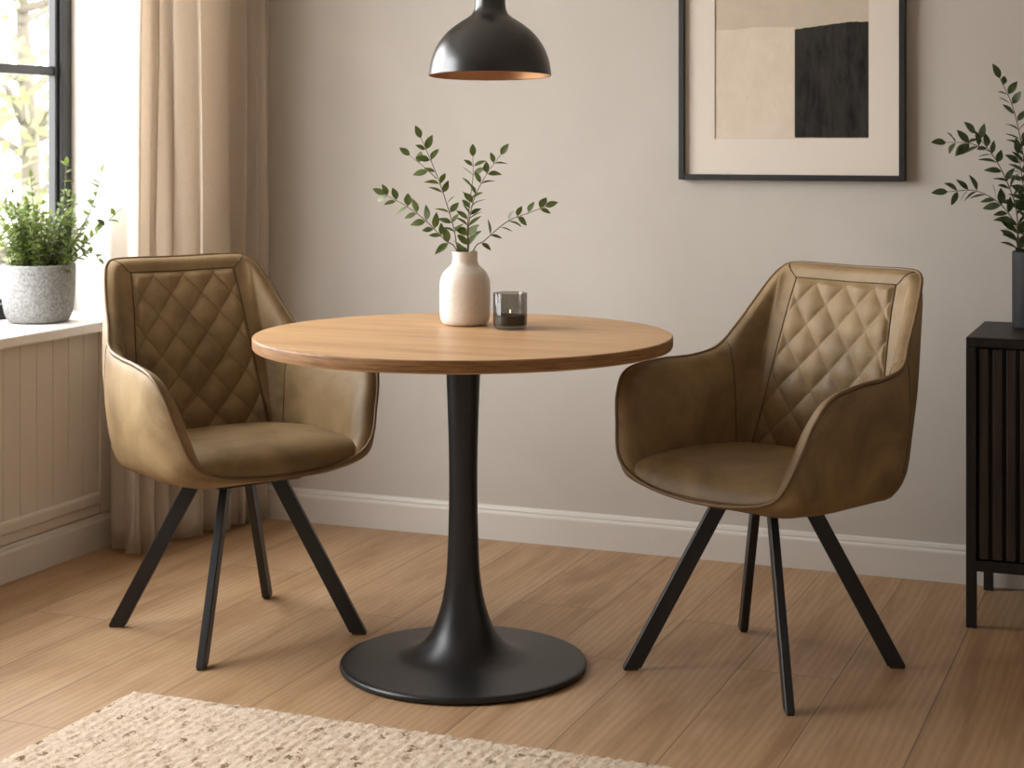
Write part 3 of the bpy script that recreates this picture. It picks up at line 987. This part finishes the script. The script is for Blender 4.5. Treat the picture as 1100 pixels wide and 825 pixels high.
def herb():
    r = random.Random(11); sb = MB(); lb = MB()
    def stem(pts, L=.019, W=.011, step=.011, sr=.0014):
        c = crv(pts, 8); n = len(c)
        sb.tube(c, [sr * (1 - .4 * i / n) for i in range(n)], 5)
        acc = 0; st = .02
        for i in range(1, n):
            seg = c[i] - c[i - 1]; acc += seg.length
            while acc > st:
                acc -= step * r.uniform(.7, 1.3); t = seg.normalized()
                p = c[i - 1].lerp(c[i], r.random())
                for sg in range(2):
                    w = Vector((r.uniform(-1, 1), r.uniform(-1, 1), r.uniform(-.5, .8))); w = (w - t * w.dot(t)).normalized()
                    d = t * r.uniform(.2, .8) + w
                    f = r.uniform(.7, 1.2)
                    leaf(lb, p, d, Vector((r.uniform(-.5, .5), r.uniform(-.5, .5), 1)), L * f, W * f, r.uniform(.1, .5), r.uniform(0, .3))
                st = 0
        leaf(lb, c[-1], c[-1] - c[-2], Vector((0, 0, 1)) + Vector((.3, -.3, 0)), L, W, .3, .1)
    for k in range(105):
        a = r.uniform(0, 2 * PI); rad = r.uniform(0, .085); lean = r.uniform(.25, 1.0)
        h = r.uniform(.08, .235) * (1.05 - .35 * lean)
        bx, by = rad * math.cos(a), rad * math.sin(a)
        a2 = a + r.uniform(-.5, .5); ex = lean * r.uniform(.03, .085)
        p0 = Vector((bx, by, .148)); p2 = Vector((bx + ex * math.cos(a2), by + ex * math.sin(a2), .155 + h))
        p1 = p0.lerp(p2, .5) + Vector((0, 0, h * .12))
        if p2.x < -.112: p2.x = -.112
        if p1.x < -.112: p1.x = -.112
        stem([p0, p1, p2])
    # the long sprigs that stand out of the bush
    RG = Vector((CT + .45 * ST, ST - .45 * CT, 0)); UP = Vector((0, 0, 1))
    for (q, L) in (([(.03, .15), (.07, .26), (.085, .36), (.092, .455)], .021), ([(.06, .15), (.13, .25), (.175, .34), (.205, .435)], .022),
                   ([(.06, .15), (.14, .22), (.19, .265), (.25, .318)], .023), ([(.07, .15), (.13, .19), (.175, .205), (.195, .19)], .022),
                   ([(-.01, .15), (-.01, .28), (-.02, .36), (-.025, .42)], .02), ([(.05, .15), (.10, .23), (.145, .285), (.165, .31)], .02), ([(-.05, .15), (-.07, .26), (-.09, .33)], .02)):
        stem([RG * x + UP * z for x, z in q], L * 1.25, L * .66, .019, .0021)
    sb.build('stems', M_HSTEM, pot); lb.build('foliage', M_HERB, pot)


herb()

# ------------------------------------------------------------------ rug
def rug():
    X0, X1, Y0, Y1 = -2.135, .35, 1.55, 3.142
    b = MB(); dx = .0065
    nx, ny = int((X1 - X0) / dx), int((Y1 - Y0) / dx)
    P = []
    for i in range(nx + 1):
        row = []
        for j in range(ny + 1):
            x = X0 + i * dx; y = Y0 + j * dx
            e = min(i, nx - i, j, ny - j)
            if e == 0: z = .0006
            else:
                z = .010 + .0028 * noise.noise(Vector((x * 110, y * 55, 0))) + .0032 * noise.noise(Vector((x * 180, y * 100, 4))) + .0012 * math.sin(x * 2 * PI / .024)
                z *= (.72 if e == 1 else 1)
            jx = .0022 * noise.noise(Vector((x * 90, y * 90, 9))); jy = .0022 * noise.noise(Vector((x * 90, y * 90, 19)))
            if j >= ny - 1: jy += .006 * noise.noise(Vector((x * 30, 1, 3)))
            if i <= 1: jx += .006 * noise.noise(Vector((y * 30, 1, 7)))
            row.append(Vector((x + jx, y + jy, z)))
        P.append(row)
    b.grid(P); o = b.build('rug', m_rug())
    # put the origin at the rug's middle
    c = Vector(((X0 + X1) / 2, (Y0 + Y1) / 2, 0)); o.data.transform(Matrix.Translation(-c)); o.location = c
    tag(o, 'cream wool rug with rows of brown flecks on the oak floor', 'rug')


rug()

# ------------------------------------------------------------------ outdoors
b = MB(); b.box((-26, -14, -.62), (XL - .31, 30, -.5)); g = S(b.build('ground', m_plain('pale_bounce_ground', srgb(168, 162, 154), .95), smooth=False))  # ground added to bounce daylight, kept pale so the bounce has no green tint


def tree(c, R, H, n, seed, label):
    r = random.Random(seed); root = thing('garden_tree', c, label, 'tree', 0, 'garden trees outside the window')
    tb = MB(); lb = MB()
    tb.tube(crv([(0, 0, 0), (.06, .02, H * .4), (-.03, .05, H * .8), (0, 0, H)], 8), [.09 - .07 * i / 24 for i in range(25)], 8)
    ends = []
    for k in range(26):
        a = r.uniform(0, 2 * PI); z0 = r.uniform(.25, .95) * H; q = R * r.uniform(.5, 1)
        p0 = Vector((0, 0, z0)); p2 = Vector((q * math.cos(a), q * math.sin(a), z0 + r.uniform(.1, .6)))
        p1 = p0.lerp(p2, .5) + Vector((0, 0, .1)); c_ = crv([p0, p1, p2], 6)
        tb.tube(c_, [.03 - .024 * i / 12 for i in range(13)], 6); ends += c_[4:]
    for k in range(n):
        e = r.choice(ends) + Vector((r.gauss(0, .2), r.gauss(0, .2), r.gauss(0, .2)))
        leaf(lb, e, Vector((r.uniform(-1, 1), r.uniform(-1, 1), r.uniform(-1, .6))), Vector((r.uniform(-1, 1), r.uniform(-1, 1), 1)), r.uniform(.07, .13), r.uniform(.04, .07))
    tb.build('trunk', m_plain('tree_bark', srgb(84, 78, 66), .9), root)
    lb.build('foliage', m_leaf('garden_leaf', srgb(100, 104, 66), srgb(128, 131, 92), .5, 3), root)
    return root


tree(Vector((-6.9, 8.9, -.5)), 1.7, 3.1, 2600, 3, 'pale leafy garden tree outside beyond the window panes')

# ------------------------------------------------------------------ light
w = bpy.data.worlds.new('daylight'); scene.world = w; w.use_nodes = True
nt = w.node_tree; bg = nt.nodes['Background']
tc = nt.nodes.new('ShaderNodeTexCoord'); sp = nt.nodes.new('ShaderNodeSeparateXYZ'); rp = nt.nodes.new('ShaderNodeValToRGB')
nt.links.new(tc.outputs['Generated'], sp.inputs[0]); nt.links.new(sp.outputs['Z'], rp.inputs['Fac'])
rp.color_ramp.elements[0].position = 0; rp.color_ramp.elements[0].color = (.985, .985, 1, 1)
rp.color_ramp.elements[1].position = .8; rp.color_ramp.elements[1].color = (.955, .968, 1, 1)
nt.links.new(rp.outputs[0], bg.inputs[0]); bg.inputs[1].default_value = 15.0

pl = bpy.data.lights.new('window_portal', 'AREA'); pl.shape = 'RECTANGLE'; pl.size = WZ1 - WZ0; pl.size_y = WY1 - WY0
pl.cycles.is_portal = True
po = bpy.data.objects.new('window_portal', pl); col.objects.link(po)
po.location = (XL - .31, (WY0 + WY1) / 2, (WZ0 + WZ1) / 2); po.rotation_euler = (0, -PI / 2, 0)

# ------------------------------------------------------------------ camera
cam = bpy.data.cameras.new('camera'); co_ = bpy.data.objects.new('camera', cam); col.objects.link(co_)
co_.location = (0, 0, CAM_H); co_.rotation_euler = (PI / 2, 0, TH)
cam.sensor_width = 36; cam.lens = FPX / 1100 * 36
cam.shift_y = -(412.5 - HOR) / 1100
cam.clip_start = .05
cam.dof.use_dof = True; cam.dof.focus_distance = 3.95; cam.dof.aperture_fstop = 4.8
scene.camera = co_
scene.view_settings.view_transform = 'Standard'
scene.view_settings.look = 'None'
scene.view_settings.gamma = 1
scene.view_settings.use_curve_mapping = False
scene.view_settings.exposure = -0.04
scene.cycles.use_denoising = True
scene.cycles.max_bounces = 12
scene.cycles.diffuse_bounces = 6
scene.cycles.transparent_max_bounces = 16
